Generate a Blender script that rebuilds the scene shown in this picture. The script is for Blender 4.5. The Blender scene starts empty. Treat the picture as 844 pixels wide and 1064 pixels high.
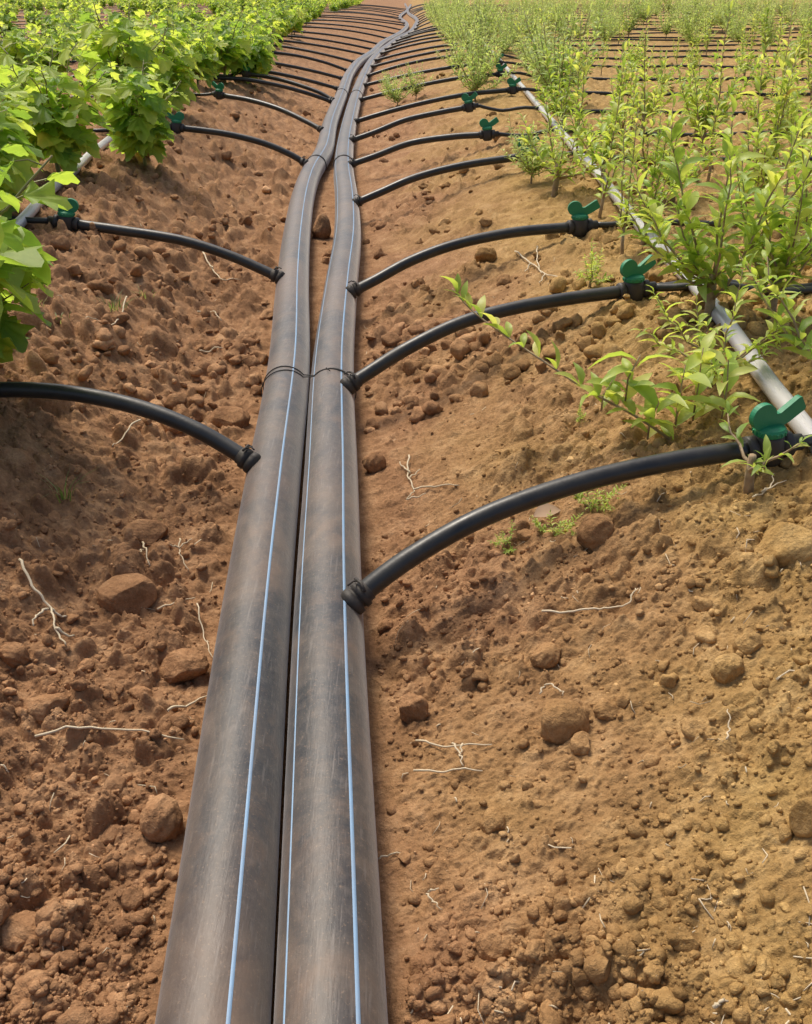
import bpy, math, random
import numpy as np
from mathutils import Vector, Matrix
random.seed(7); rng = np.random.default_rng(11)
R_ = math.radians
sc = bpy.context.scene
C = sc.collection
# ------------------------------------------------------------------ camera
H = 0.933; PITCH = math.atan(0.544); CP, SP = math.cos(PITCH), math.sin(PITCH)
cd = bpy.data.cameras.new('camera'); cam = bpy.data.objects.new('camera', cd); C.objects.link(cam)
cam.location = (0, 0, H); cam.rotation_euler = (math.pi/2 - PITCH, 0, 0)
cd.sensor_fit = 'HORIZONTAL'; cd.sensor_width = 36; cd.lens = 36*1000/844
cd.clip_start = 0.02; cd.clip_end = 3000
sc.camera = cam
def at_t(px, py, t):
    u = -(py-532)/1000; return np.array([(px-422)/1000*t, (CP+u*SP)*t, H+(u*CP-SP)*t])
def at_z(px, py, z):
    u = -(py-532)/1000; t = (H-z)/(SP-u*CP); return at_t(px, py, t)
# ------------------------------------------------------------------ pipe lines and terrain
Lpx = [(222,1064),(266,640),(284,500),(300,385),(304,300),(308,250),(315,206),(323,182),(336,160),(343,130),(355,99),(363,78),(373,65),(386,56),(397,45.6),(407,40),(417,34),(423,26),(415.5,18),(423,10.4),(421,4)]
Rpx = [(344,1064),(341.5,640),(344,500),(346,385),(354.5,300),(361,250),(360.5,210),(357.5,182),(358,160),(364,125),(371,99),(379,78),(386,65),(394,56),(404,48),(412,42),(426,34),(432,26),(433,20),(424,13),(427,5)]
def line(pts, z):
    P = np.array([at_z(a, b, z) for a, b in pts])
    d = P[1]-P[0]; d /= np.linalg.norm(d)
    return np.vstack([P[0]-d*1.8, P])
PL = line(Lpx, .055); PR = line(Rpx, .055)
PR[:, 2] = .055
for P in (PL, PR): P[0,2] = .055
# keep the two pipes from running through each other (diameter 0.11)
def fx(P, y): return np.interp(y, P[:,1], P[:,0])
GLp = np.array([at_z(a, b, .25) for a, b in [(10,245),(60,198),(107,155),(215,75),(262,44),(300,24)]])
GLp = np.vstack([[-1.12,-1.5,.25],[-1.17,1.2,.25], GLp])
GRp = np.array([at_z(a, b, .25) for a, b in [(830,440),(700,280),(620,185),(558,112),(515,60),(490,34)]])
GRp = np.vstack([[.68,-1.5,.25],[.70,.9,.25], GRp])
def ss(a): a = np.clip(a, 0, 1); return a*a*(3-2*a)
def hsh(ix, iy, s):
    n = (ix.astype(np.int64)*374761393 + iy.astype(np.int64)*668265263 + s*1274126177) & 0xffffffff
    n = ((n ^ (n >> 13))*1274126177) & 0xffffffff
    n = ((n ^ (n >> 16))*2246822519) & 0xffffffff
    return ((n ^ (n >> 15)) & 0xffffff)/float(0x1000000)
def vn(x, y, s):
    ix = np.floor(x); iy = np.floor(y); u = x-ix; v = y-iy; u = u*u*(3-2*u); v = v*v*(3-2*v)
    a = hsh(ix,iy,s); b = hsh(ix+1,iy,s); c = hsh(ix,iy+1,s); d = hsh(ix+1,iy+1,s)
    return (a+(b-a)*u)*(1-v)+(c+(d-c)*u)*v
def fbm(x, y, s, o=4):
    r = 0; a = .5; f = 1
    for i in range(o): r = r+a*(vn(x*f, y*f, s+i)*2-1); a *= .5; f *= 2.03
    return r
def domes(x, y, cell, rmin, rmax, prob, s):
    X = x/cell; Y = y/cell; ix = np.floor(X); iy = np.floor(Y); out = np.zeros_like(x)
    for dx in (-1,0,1):
        for dy in (-1,0,1):
            cx = ix+dx; cy = iy+dy
            r1 = hsh(cx,cy,s); r2 = hsh(cx,cy,s+1); r3 = hsh(cx,cy,s+2); r4 = hsh(cx,cy,s+3); r5 = hsh(cx,cy,s+4)
            rad = rmin+(rmax-rmin)*r3**2
            th = r5*6.283; ex = (X-cx-r1); ey = (Y-cy-r2)
            a = ex*np.cos(th)+ey*np.sin(th); b = (-ex*np.sin(th)+ey*np.cos(th))*(1.15+.5*r4)
            d2 = (a*a+b*b)/(rad*rad)
            h = rad*cell*(.45+.4*r5)*np.sqrt(np.clip(1-d2, 0, 1))
            h = np.where(r4 < prob, h, 0)
            out = np.maximum(out, h)
    return out
def base(x, y):
    xl = fx(PL, y); xr = fx(PR, y); eR = fx(GRp, y)-.10; eL = fx(GLp, y)+.12
    sR = xr+.06; sL = xl-.20
    aR = (x-sR)/np.maximum(eR-sR, .2); aL = (sL-x)/np.maximum(sL-eL, .2)
    h = .235*(.55*ss(aR)+.45*np.clip(aR,0,1)) + .235*ss(aL)
    bed = np.maximum(ss(aR*1.0-.2), ss(aL-.2))
    h = h+bed*.02*fbm(x*1.3, y*1.3, 90, 3)
    return h, np.minimum(np.abs(x-xl), np.abs(x-xr)), xl, xr
def hgt(x, y, detail=True):
    x = np.asarray(x, float); y = np.asarray(y, float)
    h, dp, xl, xr = base(x, y)
    near = ss((60-np.abs(y))/40)
    h = h + near*(.022*fbm(x*3.1, y*3.1, 5, 3))
    k = ss((dp-.045)/.09)
    if detail:
        wx = x+.018*fbm(x*22, y*22, 31, 3); wy = y+.018*fbm(x*22, y*22, 47, 3)
        m = fbm(x*2.3, y*2.3, 60, 3)
        left = ss((xl+.02-x)/.2)
        smooth = ss((m*(1-left*.6)-.02-(left*.25))*5)          # finer, sandier patches, mostly on the right slope
        c1 = domes(wx, wy, .105, .14, .56, .55, 100)
        c2 = domes(wx+3.3, wy, .055, .20, .62, .80, 200)
        c3 = domes(wx, wy+5.1, .028, .2, .62, .85, 300)
        c4 = domes(x+1.7, y, .013, .25, .65, .9, 400)
        amp = (1-.72*smooth)*(.70+.55*left)
        d = np.maximum(c1, c2*1.1)*amp + c3*(.95-.4*smooth) + c4*.85
        bil = np.abs(fbm(wx*13, wy*13, 170, 4))
        d = d + .034*bil*(1-.6*smooth) + .007*fbm(x*42, y*42, 70, 4)*(1.3-.6*smooth) + .0034*fbm(x*170, y*170, 75, 3)
        far = ss((20-y)/14)*.75+.25
        h = h + d*far*(.2+.8*k)
    lim = .024+.10*k + np.where(dp > .13, 9, 0)
    return np.minimum(h, lim)
def g1(x, y): return float(hgt(np.array([x]), np.array([y]))[0])
def g0(x, y): return float(hgt(np.array([x]), np.array([y]), False)[0])
def on_ground(px, py):
    z = .1
    for _ in range(12):
        p = at_z(px, py, z); z = .5*z+.5*g0(p[0], p[1])
    p = at_z(px, py, z); return p
# ------------------------------------------------------------------ helpers
def tag(o, label=None, cat=None, group=None, kind=None):
    if label: o['label'] = label
    if cat: o['category'] = cat
    if group: o['group'] = group
    if kind: o['kind'] = kind
    return o
def empty(name, loc, label, cat, group=None, rz=0):
    o = bpy.data.objects.new(name, None); o.empty_display_size = .05; C.objects.link(o)
    o.location = loc; o.rotation_euler = (0,0,rz); return tag(o, label, cat, group)
class MB:
    def __init__(s): s.v = []; s.f = []; s.n = 0
    def add(s, V, F):
        V = np.asarray(V, float).reshape(-1,3); s.v.append(V); s.f += [tuple(i+s.n for i in f) for f in F]; s.n += len(V)
    def mesh(s, name, mat, smooth=True):
        me = bpy.data.meshes.new(name); me.from_pydata(np.vstack(s.v).tolist(), [], s.f); me.materials.append(mat)
        if smooth: me.polygons.foreach_set('use_smooth', [True]*len(me.polygons))
        me.update(); return me
    def build(s, name, mat, parent=None, smooth=True, loc=None):
        o = bpy.data.objects.new(name, s.mesh(name, mat, smooth)); C.objects.link(o)
        if parent: o.parent = parent
        if loc is not None: o.location = loc
        return o
    def tube(s, P, r, n=10, cap=True, squash=1, tri=False):
        P = np.asarray(P, float); m = len(P); r = np.broadcast_to(np.asarray(r, float), (m,))
        T = np.gradient(P, axis=0); T /= np.linalg.norm(T, axis=1)[:,None]+1e-12
        up = np.array([0,0,1.]) if abs(T[0,2]) < .9 else np.array([0,1.,0])
        V = []; 
        A = np.cross(T[0], up); A /= np.linalg.norm(A)
        for i in range(m):
            A = A-T[i]*A.dot(T[i]); A /= np.linalg.norm(A)+1e-12; B = np.cross(A, T[i])
            for k in range(n):
                a = 2*math.pi*k/n; V.append(P[i]+r[i]*(math.cos(a)*A+squash*math.sin(a)*B))
        F = [(i*n+k, i*n+(k+1)%n, (i+1)*n+(k+1)%n, (i+1)*n+k) for i in range(m-1) for k in range(n)]
        if cap: F += [tuple(range(n))[::-1], tuple((m-1)*n+k for k in range(n))]
        s.add(V, [f[::-1] for f in F])
    def prism(s, outline, th, M):      # outline in local XZ, thickness along local Y, M 4x4
        n = len(outline); V = [(x, -th/2, z) for x, z in outline]+[(x, th/2, z) for x, z in outline]
        bev = .12
        F = [tuple(range(n)), tuple(range(n, 2*n))[::-1]]+[(i, i+n, (i+1)%n+n, (i+1)%n) for i in range(n)]
        s.add([M @ Vector(v) for v in V], F)
    def lathe(s, prof, n, M):          # prof [(r,z)]
        V = []; m = len(prof)
        for r, z in prof:
            for k in range(n): a = 2*math.pi*k/n; V.append(M @ Vector((r*math.cos(a), r*math.sin(a), z)))
        F = [(i*n+k, i*n+(k+1)%n, (i+1)*n+(k+1)%n, (i+1)*n+k) for i in range(m-1) for k in range(n)]
        F += [tuple(range(n))[::-1], tuple((m-1)*n+k for k in range(n))]
        s.add(V, F)
def crom(P, per):
    P = np.asarray(P, float); out = []
    Q = np.vstack([2*P[0]-P[1], P, 2*P[-1]-P[-2]])
    for i in range(1, len(Q)-2):
        p0,p1,p2,p3 = Q[i-1:i+3]
        L = [np.linalg.norm(b-a)**.5+1e-6 for a,b in ((p0,p1),(p1,p2),(p2,p3))]
        t0=0;t1=L[0];t2=t1+L[1];t3=t2+L[2]
        for t in np.linspace(t1,t2,per,endpoint=False):
            A1=(t1-t)/(t1-t0)*p0+(t-t0)/(t1-t0)*p1; A2=(t2-t)/(t2-t1)*p1+(t-t1)/(t2-t1)*p2; A3=(t3-t)/(t3-t2)*p2+(t-t2)/(t3-t2)*p3
            B1=(t2-t)/(t2-t0)*A1+(t-t0)/(t2-t0)*A2; B2=(t3-t)/(t3-t1)*A2+(t-t1)/(t3-t1)*A3
            out.append((t2-t)/(t2-t1)*B1+(t-t1)/(t2-t1)*B2)
    out.append(P[-1]); return np.array(out)
# ------------------------------------------------------------------ materials
def newmat(name):
    m = bpy.data.materials.new(name); m.use_nodes = True; nt = m.node_tree; nt.nodes.clear()
    out = nt.nodes.new('ShaderNodeOutputMaterial'); b = nt.nodes.new('ShaderNodeBsdfPrincipled')
    nt.links.new(b.outputs[0], out.inputs[0]); return m, nt, b, out
def N(nt, t, **kw):
    n = nt.nodes.new(t)
    for k, v in kw.items():
        if k in n.inputs: n.inputs[k].default_value = v
        else: setattr(n, k, v)
    return n
def noise(nt, vec, scale, detail=4, rough=.55, dist=0):
    n = N(nt, 'ShaderNodeTexNoise'); n.inputs['Scale'].default_value = scale; n.inputs['Detail'].default_value = detail
    n.inputs['Roughness'].default_value = rough; n.inputs['Distortion'].default_value = dist
    nt.links.new(vec, n.inputs['Vector']); return n.outputs['Fac']
def ramp(nt, fac, stops, interp='LINEAR'):
    r = N(nt, 'ShaderNodeValToRGB'); e = r.color_ramp.elements; r.color_ramp.interpolation = interp
    while len(e) < len(stops): e.new(.5)
    for i, (p, c) in enumerate(stops): e[i].position = p; e[i].color = (*c, 1) if len(c) == 3 else c
    nt.links.new(fac, r.inputs[0]); return r.outputs[0]
def mix(nt, f, a, b, mode='MIX'):
    m = N(nt, 'ShaderNodeMix'); m.data_type = 'RGBA'; m.blend_type = mode
    for k, v in ((0, f), (6, a), (7, b)):
        if hasattr(v, 'node'): nt.links.new(v, m.inputs[k])
        else: m.inputs[k].default_value = v if k == 0 else (*v, 1)
    return m.outputs[2]
def math_(nt, op, a, b=None):
    m = N(nt, 'ShaderNodeMath'); m.operation = op
    for k, v in ((0, a), (1, b)):
        if v is None: continue
        if hasattr(v, 'node'): nt.links.new(v, m.inputs[k])
        else: m.inputs[k].default_value = v
    return m.outputs[0]
def bump(nt, b, h, strength, dist):
    n = N(nt, 'ShaderNodeBump'); n.inputs['Strength'].default_value = strength; n.inputs['Distance'].default_value = dist
    nt.links.new(h, n.inputs['Height']); nt.links.new(n.outputs[0], b.inputs['Normal'])
def soil_mat(name, isl=False, tint=(1,1,1)):
    m, nt, b, out = newmat(name)
    pos = N(nt, 'ShaderNodeNewGeometry').outputs['Position']
    sep = N(nt, 'ShaderNodeSeparateXYZ'); nt.links.new(pos, sep.inputs[0])
    big = noise(nt, pos, 1.6, 3); mid = noise(nt, pos, 14, 5, .65, .4); fine = noise(nt, pos, 160, 4, .7)
    side = math_(nt, 'ADD', math_(nt, 'MULTIPLY', sep.outputs[0], 1.0), math_(nt, 'MULTIPLY', math_(nt, 'SUBTRACT', big, .5), 1.5))
    red = ramp(nt, mid, [(.25,(.190,.098,.048)),(.5,(.320,.176,.088)),(.75,(.455,.276,.148))])
    och = ramp(nt, mid, [(.25,(.240,.146,.050)),(.5,(.370,.238,.088)),(.75,(.510,.350,.150))])
    c = mix(nt, ramp(nt, side, [(.0,(0,0,0)),(.62,(1,1,1))]), red, och)
    c = mix(nt, ramp(nt, fine, [(.3,(0,0,0)),(.75,(1,1,1))]), mix(nt, 1, c, (.72,.70,.68), 'MULTIPLY'), mix(nt, 1, c, (1.2,1.2,1.2), 'MULTIPLY'))
    grain = noise(nt, pos, 520, 2)
    c = mix(nt, ramp(nt, grain, [(.70,(0,0,0)),(.76,(1,1,1))]), c, (.52,.40,.27))
    if isl:
        rnd = N(nt, 'ShaderNodeNewGeometry').outputs['Random Per Island']
        c = mix(nt, 1, c, ramp(nt, rnd, [(0,(.92,.90,.88)),(.6,(1.12,1.10,1.08)),(.95,(1.3,1.3,1.28)),(1,(1.9,2.0,2.1))]), 'MULTIPLY')
    if tint != (1,1,1): c = mix(nt, 1, c, tint, 'MULTIPLY')
    nt.links.new(c, b.inputs['Base Color']); b.inputs['Roughness'].default_value = .95; b.inputs['Specular IOR Level'].default_value = .15
    hh = math_(nt, 'ADD', math_(nt, 'MULTIPLY', fine, .5), noise(nt, pos, 70, 5, .7))
    bump(nt, b, hh, .8, .008)
    return m
M_soil = soil_mat('soil'); M_clod = soil_mat('soil_clods', True); M_bigclod = soil_mat('clod_surface', False, (1.1,1.08,1.05))
def plastic(name, col, dust, rough, dustamt, streak=1, spec=.5, coat=0):
    m, nt, b, out = newmat(name)
    tc = N(nt, 'ShaderNodeNewGeometry').outputs['Position']
    mp = N(nt, 'ShaderNodeMapping'); nt.links.new(tc, mp.inputs[0]); mp.inputs['Scale'].default_value = (1, streak, 1)
    a = noise(nt, mp.outputs[0], 9, 6, .65, .6); f = noise(nt, mp.outputs[0], 60, 5, .7); g = noise(nt, tc, 3.1, 3)
    s = math_(nt, 'ADD', math_(nt, 'MULTIPLY', a, .6), math_(nt, 'ADD', math_(nt, 'MULTIPLY', f, .2), math_(nt, 'MULTIPLY', g, .25)))
    k = ramp(nt, s, [(.52-.25*dustamt-.1,(0,0,0)),(.52+.12,(1,1,1))])
    c = mix(nt, math_(nt, 'MULTIPLY', k, min(1, dustamt)), col, dust)
    nt.links.new(c, b.inputs['Base Color'])
    rr = math_(nt, 'ADD', rough, math_(nt, 'MULTIPLY', k, .25)); nt.links.new(rr, b.inputs['Roughness'])
    b.inputs['Specular IOR Level'].default_value = spec; b.inputs['Coat Weight'].default_value = coat
    bump(nt, b, math_(nt, 'ADD', f, a), .12, .004)
    return m
M_pipe = None
def pipe_material():
    m, nt, b, out = newmat('dusty_polyethylene')
    pos = N(nt, 'ShaderNodeNewGeometry').outputs['Position']
    mp = N(nt, 'ShaderNodeMapping'); nt.links.new(pos, mp.inputs[0]); mp.inputs['Scale'].default_value = (1,.75,1)
    a = noise(nt, mp.outputs[0], 6, 8, .68, 1.2); f = noise(nt, mp.outputs[0], 70, 6, .75); g = noise(nt, pos, 2.2, 3, .5)
    mp2 = N(nt, 'ShaderNodeMapping'); nt.links.new(pos, mp2.inputs[0]); mp2.inputs['Scale'].default_value = (1,.06,1)
    st = noise(nt, mp2.outputs[0], 220, 3, .6)
    c = ramp(nt, a, [(.30,(.014,.016,.020)),(.42,(.038,.037,.037)),(.52,(.072,.060,.050)),(.70,(.150,.112,.082))])
    c = mix(nt, ramp(nt, g, [(.48,(0,0,0)),(.66,(.5,.5,.5))]), c, (.16,.105,.070))
    c = mix(nt, math_(nt,'MULTIPLY', ramp(nt, f, [(.50,(0,0,0)),(.72,(1,1,1))]), .40), c, (.19,.155,.128))
    c = mix(nt, math_(nt,'MULTIPLY', ramp(nt, st, [(.58,(0,0,0)),(.70,(1,1,1))]), .3), c, (.24,.21,.185))
    nt.links.new(c, b.inputs['Base Color'])
    sm = noise(nt, pos, 11, 8, .75, .3)
    c = mix(nt, math_(nt,'MULTIPLY', ramp(nt, sm, [(.50,(0,0,0)),(.68,(1,1,1))]), .55), c, (.17,.108,.068))
    spk = noise(nt, pos, 260, 3, .7)
    c = mix(nt, math_(nt,'MULTIPLY', ramp(nt, spk, [(.60,(0,0,0)),(.68,(1,1,1))]), .45), c, (.28,.19,.12))
    sep = N(nt, 'ShaderNodeSeparateXYZ'); nt.links.new(pos, sep.inputs[0])
    lowm = math_(nt,'SUBTRACT', math_(nt,'ADD', math_(nt,'MULTIPLY', sm, .075), 0.0), sep.outputs[2])
    c = mix(nt, ramp(nt, math_(nt,'ADD', lowm, .5), [(.495,(0,0,0)),(.515,(.85,.85,.85))]), c, (.26,.155,.08))
    nt.links.new(c, b.inputs['Base Color'])
    nt.links.new(math_(nt, 'ADD', .36, math_(nt, 'MULTIPLY', a, .3)), b.inputs['Roughness'])
    b.inputs['Specular IOR Level'].default_value = .55
    b.inputs['Sheen Weight'].default_value = .4; b.inputs['Sheen Roughness'].default_value = .35
    mp3 = N(nt, 'ShaderNodeMapping'); nt.links.new(pos, mp3.inputs[0]); mp3.inputs['Scale'].default_value = (1,.10,1); mp3.inputs['Rotation'].default_value = (0,0,.12)
    scr = noise(nt, mp3.outputs[0], 420, 2, .5)
    bump(nt, b, math_(nt, 'ADD', math_(nt,'ADD', f, math_(nt,'MULTIPLY',scr,.5)), math_(nt,'MULTIPLY',a,2)), .16, .004)
    return m
M_pipe = pipe_material()
M_stripe = plastic('blue_stripe', (.20,.40,.62), (.28,.28,.30), .45, .6)
M_hose = plastic('black_hose', (.008,.009,.010), (.085,.082,.068), .24, .38, 1, .5)
M_grom = plastic('black_rubber', (.012,.012,.012), (.12,.09,.06), .5, .35)
M_valve = plastic('black_valve_plastic', (.012,.012,.013), (.12,.10,.08), .35, .35)
M_green = plastic('green_handle_plastic', (.004,.205,.085), (.06,.24,.12), .38, .35)
M_grey = plastic('grey_pipe', (.36,.36,.37), (.55,.53,.50), .12, .8, .15, 1.0)
M_wire = plastic('dark_wire', (.03,.028,.025), (.1,.08,.06), .5, .3)
M_straw = plastic('dry_straw', (.46,.36,.21), (.64,.55,.40), .7, .9, 1, .2)
def wood():
    m, nt, b, out = newmat('woody_stem'); pos = N(nt, 'ShaderNodeTexCoord').outputs['Object']
    c = ramp(nt, noise(nt, pos, 40, 5), [(.3,(.22,.15,.08)),(.7,(.46,.35,.21))]); nt.links.new(c, b.inputs['Base Color']); b.inputs['Roughness'].default_value = .85
    bump(nt, b, noise(nt, pos, 90, 4), .5, .003); return m
M_wood = wood()
def leaf_mat(name, stops, trans, tw=.45, rough=.42):
    m, nt, b, out = newmat(name)
    rnd = N(nt, 'ShaderNodeNewGeometry').outputs['Random Per Island']
    oi = N(nt, 'ShaderNodeObjectInfo').outputs['Random']
    pos = N(nt, 'ShaderNodeTexCoord').outputs['Object']
    n = noise(nt, pos, 45, 4); n2 = noise(nt, pos, 5, 2)
    s = math_(nt, 'ADD', math_(nt, 'MULTIPLY', rnd, .55), math_(nt, 'ADD', math_(nt, 'MULTIPLY', n, .25), math_(nt, 'ADD', math_(nt,'MULTIPLY', n2, .3), math_(nt, 'MULTIPLY', math_(nt,'SUBTRACT', oi, .5), .2))))
    c = ramp(nt, s, stops); nt.links.new(c, b.inputs['Base Color']); b.inputs['Roughness'].default_value = rough
    b.inputs['Specular IOR Level'].default_value = .4
    t = N(nt, 'ShaderNodeBsdfTranslucent'); nt.links.new(mix(nt, 1, c, trans, 'MULTIPLY'), t.inputs[0])
    ms = N(nt, 'ShaderNodeMixShader'); ms.inputs[0].default_value = tw
    nt.links.new(b.outputs[0], ms.inputs[1]); nt.links.new(t.outputs[0], ms.inputs[2]); nt.links.new(ms.outputs[0], out.inputs[0])
    bump(nt, b, n, .25, .003)
    return m
M_vine = leaf_mat('vine_leaf', [(.1,(.12,.24,.045)),(.35,(.26,.42,.07)),(.58,(.44,.58,.10)),(.85,(.62,.70,.16))], (1.5,1.45,.9), .55, .5)
M_sap = leaf_mat('sapling_leaf', [(.1,(.14,.24,.05)),(.35,(.28,.42,.085)),(.6,(.44,.56,.13)),(.87,(.60,.64,.22)),(1,(.55,.33,.14))], (1.6,1.5,.8), .5, .42)
M_will = leaf_mat('narrow_leaf', [(.1,(.17,.26,.08)),(.4,(.33,.44,.15)),(.8,(.54,.62,.26))], (1.5,1.5,.9), .5, .5)
M_grass = leaf_mat('grass_blade', [(.2,(.10,.17,.04)),(.6,(.22,.30,.09)),(.95,(.50,.46,.24))], (1.4,1.4,.8), .35, .5)
M_stem = leaf_mat('green_stem', [(.2,(.16,.14,.05)),(.6,(.28,.28,.10)),(.95,(.42,.36,.2))], (1,1,1), .1, .5)

# ------------------------------------------------------------------ ground
def fast_mesh(name, V, F4, mat, smooth=True):
    me = bpy.data.meshes.new(name); nv = len(V); k = F4.shape[1]; nf = len(F4)
    me.vertices.add(nv); me.vertices.foreach_set('co', V.astype(np.float32).ravel())
    me.loops.add(nf*k); me.loops.foreach_set('vertex_index', F4.astype(np.int32).ravel())
    me.polygons.add(nf); me.polygons.foreach_set('loop_start', np.arange(0, nf*k, k, dtype=np.int32))
    me.polygons.foreach_set('use_smooth', np.full(nf, smooth)); me.materials.append(mat)
    me.update(calc_edges=True)
    o = bpy.data.objects.new(name, me); C.objects.link(o); return o
ys = [-400,-200,-80,-30,-12,-6,-3,-1.8]+list(np.arange(-1.2, .3, .03)); y = .3
while y < 26:
    ys.append(y); y += max(.0013, .0009*(y*y+.9)/.95)
while y < 500: ys.append(y); y *= 1.04
ys = np.array(ys)
NC = 640; u = np.linspace(-1, 1, NC); side = np.array([.03,.08,.16,.3,.5,.9,1.6,3,6,12,30,80,200,500])
Wy = .50*np.maximum(ys, 0)+.30
X = np.concatenate([(-Wy[:,None]-side[::-1][None,:]), Wy[:,None]*u[None,:], Wy[:,None]+side[None,:]], axis=1)
Y = np.repeat(ys[:,None], X.shape[1], axis=1)
Z = hgt(X.ravel(), Y.ravel()).reshape(X.shape)
nr, nc = X.shape; idx = np.arange(nr*nc).reshape(nr, nc)
F = np.stack([idx[:-1,:-1].ravel(), idx[:-1,1:].ravel(), idx[1:,1:].ravel(), idx[1:,:-1].ravel()], 1)
tag(fast_mesh('ground', np.stack([X.ravel(), Y.ravel(), Z.ravel()], 1), F, M_soil), kind='structure')
print('ground', nr, nc)
# ------------------------------------------------------------------ soil crumbs (real clods lying on the ground)
def ico(sub):
    t = (1+5**.5)/2
    V = [(-1,t,0),(1,t,0),(-1,-t,0),(1,-t,0),(0,-1,t),(0,1,t),(0,-1,-t),(0,1,-t),(t,0,-1),(t,0,1),(-t,0,-1),(-t,0,1)]
    F = [(0,11,5),(0,5,1),(0,1,7),(0,7,10),(0,10,11),(1,5,9),(5,11,4),(11,10,2),(10,7,6),(7,1,8),(3,9,4),(3,4,2),(3,2,6),(3,6,8),(3,8,9),(4,9,5),(2,4,11),(6,2,10),(8,6,7),(9,8,1)]
    V = [Vector(v).normalized() for v in V]
    for _ in range(sub):
        c = {}; G = []
        def mid(a, b):
            k = (min(a,b), max(a,b))
            if k not in c: V.append((V[a]+V[b]).normalized()); c[k] = len(V)-1
            return c[k]
        for a,b,d in F:
            e,f,g = mid(a,b), mid(b,d), mid(d,a); G += [(a,e,g),(b,f,e),(d,g,f),(e,f,g)]
        F = G
    return np.array(V), np.array(F)
def rock(V, seed, cuts=7, rough=.10):
    r = np.random.default_rng(seed); V = V.copy()
    for i in range(cuts):
        n = r.normal(size=3); n /= np.linalg.norm(n); d = r.uniform(.55,.85)
        s = V@n; over = np.clip(s-d, 0, None); V -= np.outer(over*.9, n)
    for fr, am in ((2.2, rough),(5.5, rough*.5),(12, rough*.25)):
        ph = r.uniform(0,6.28,(3,3)); q = r.normal(size=(3,3))*fr
        nn = sum(np.sin(V@q[i]+ph[i,0]) for i in range(3))/3; V *= (1+am*nn)[:,None]
    return V
I1, F1 = ico(1); I2, F2 = ico(2); I4, F4 = ico(4)
CR_V = []; CR_F = []; CR_N = [0]
def clod_field(name, n, T, Fc, smin, smax, ymax, pw, tmin=.36):
    tv = [rock(T, s, 8 if len(T) > 12 else 1, .26) for s in range(14)]
    # uniform in picture area = ground density falling with distance
    t = 1/rng.uniform(1/ymax, 1/tmin, n); y = t*.95; x = (rng.uniform(-.52,.52,n))*(t+.35)
    xl = fx(PL, y); xr = fx(PR, y)
    dens = .55+.9*fbm(x*2.3, y*2.3, 60, 3)*-1 + .45*ss((xl-x)/.3)
    keep = (rng.random(n) < dens) & (np.minimum(np.abs(x-xl), np.abs(x-xr)) > .075)
    x, y, t = x[keep], y[keep], t[keep]; n = len(x)
    s = smin+(smax-smin)*rng.random(n)**pw
    z = hgt(x, y)
    A = rng.uniform(0,6.28,n); B = rng.uniform(0,6.28,n); ca,sa,cb,sb = np.cos(A),np.sin(A),np.cos(B),np.sin(B); o_ = np.zeros(n)
    RM = np.stack([ca,-sa*cb,sa*sb, sa,ca*cb,-ca*sb, o_,sb,cb], 1).reshape(n,3,3)
    TV = np.array(tv)[np.arange(n)%14]*s[:,None,None]*rng.uniform(.75,1.2,(n,1,3))
    V = np.einsum('nij,nvj->nvi', RM, TV)*np.array([1,1,.85])+np.stack([x, y, z+s*.18], 1)[:,None,:]
    Vs = [V.reshape(-1,3)]; Fs = [(Fc[None]+(np.arange(n)*len(T))[:,None,None]).reshape(-1,3)]
    CR_V.append(Vs[0]); CR_F.append(Fs[0]+CR_N[0]); CR_N[0] += len(Vs[0])
I0, F0 = ico(0)
clod_field('soil_crumbs', 36000, I0, F0, .0012, .0042, 4.0, 1.8)
clod_field('soil_crumbs', 13000, I1, F1, .003, .010, 6.5, 2.2)
clod_field('soil_crumbs', 1500, I2, F2, .007, .019, 3, 2.4)
clod_field('soil_crumbs', 2600, I2, F2, .009, .032, 13, 1.8, 2.2)
tag(fast_mesh('soil_crumbs', np.vstack(CR_V), np.vstack(CR_F), M_clod), 'loose brown soil crumbs and small clods scattered over the ground', 'soil crumbs', kind='stuff')
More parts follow.
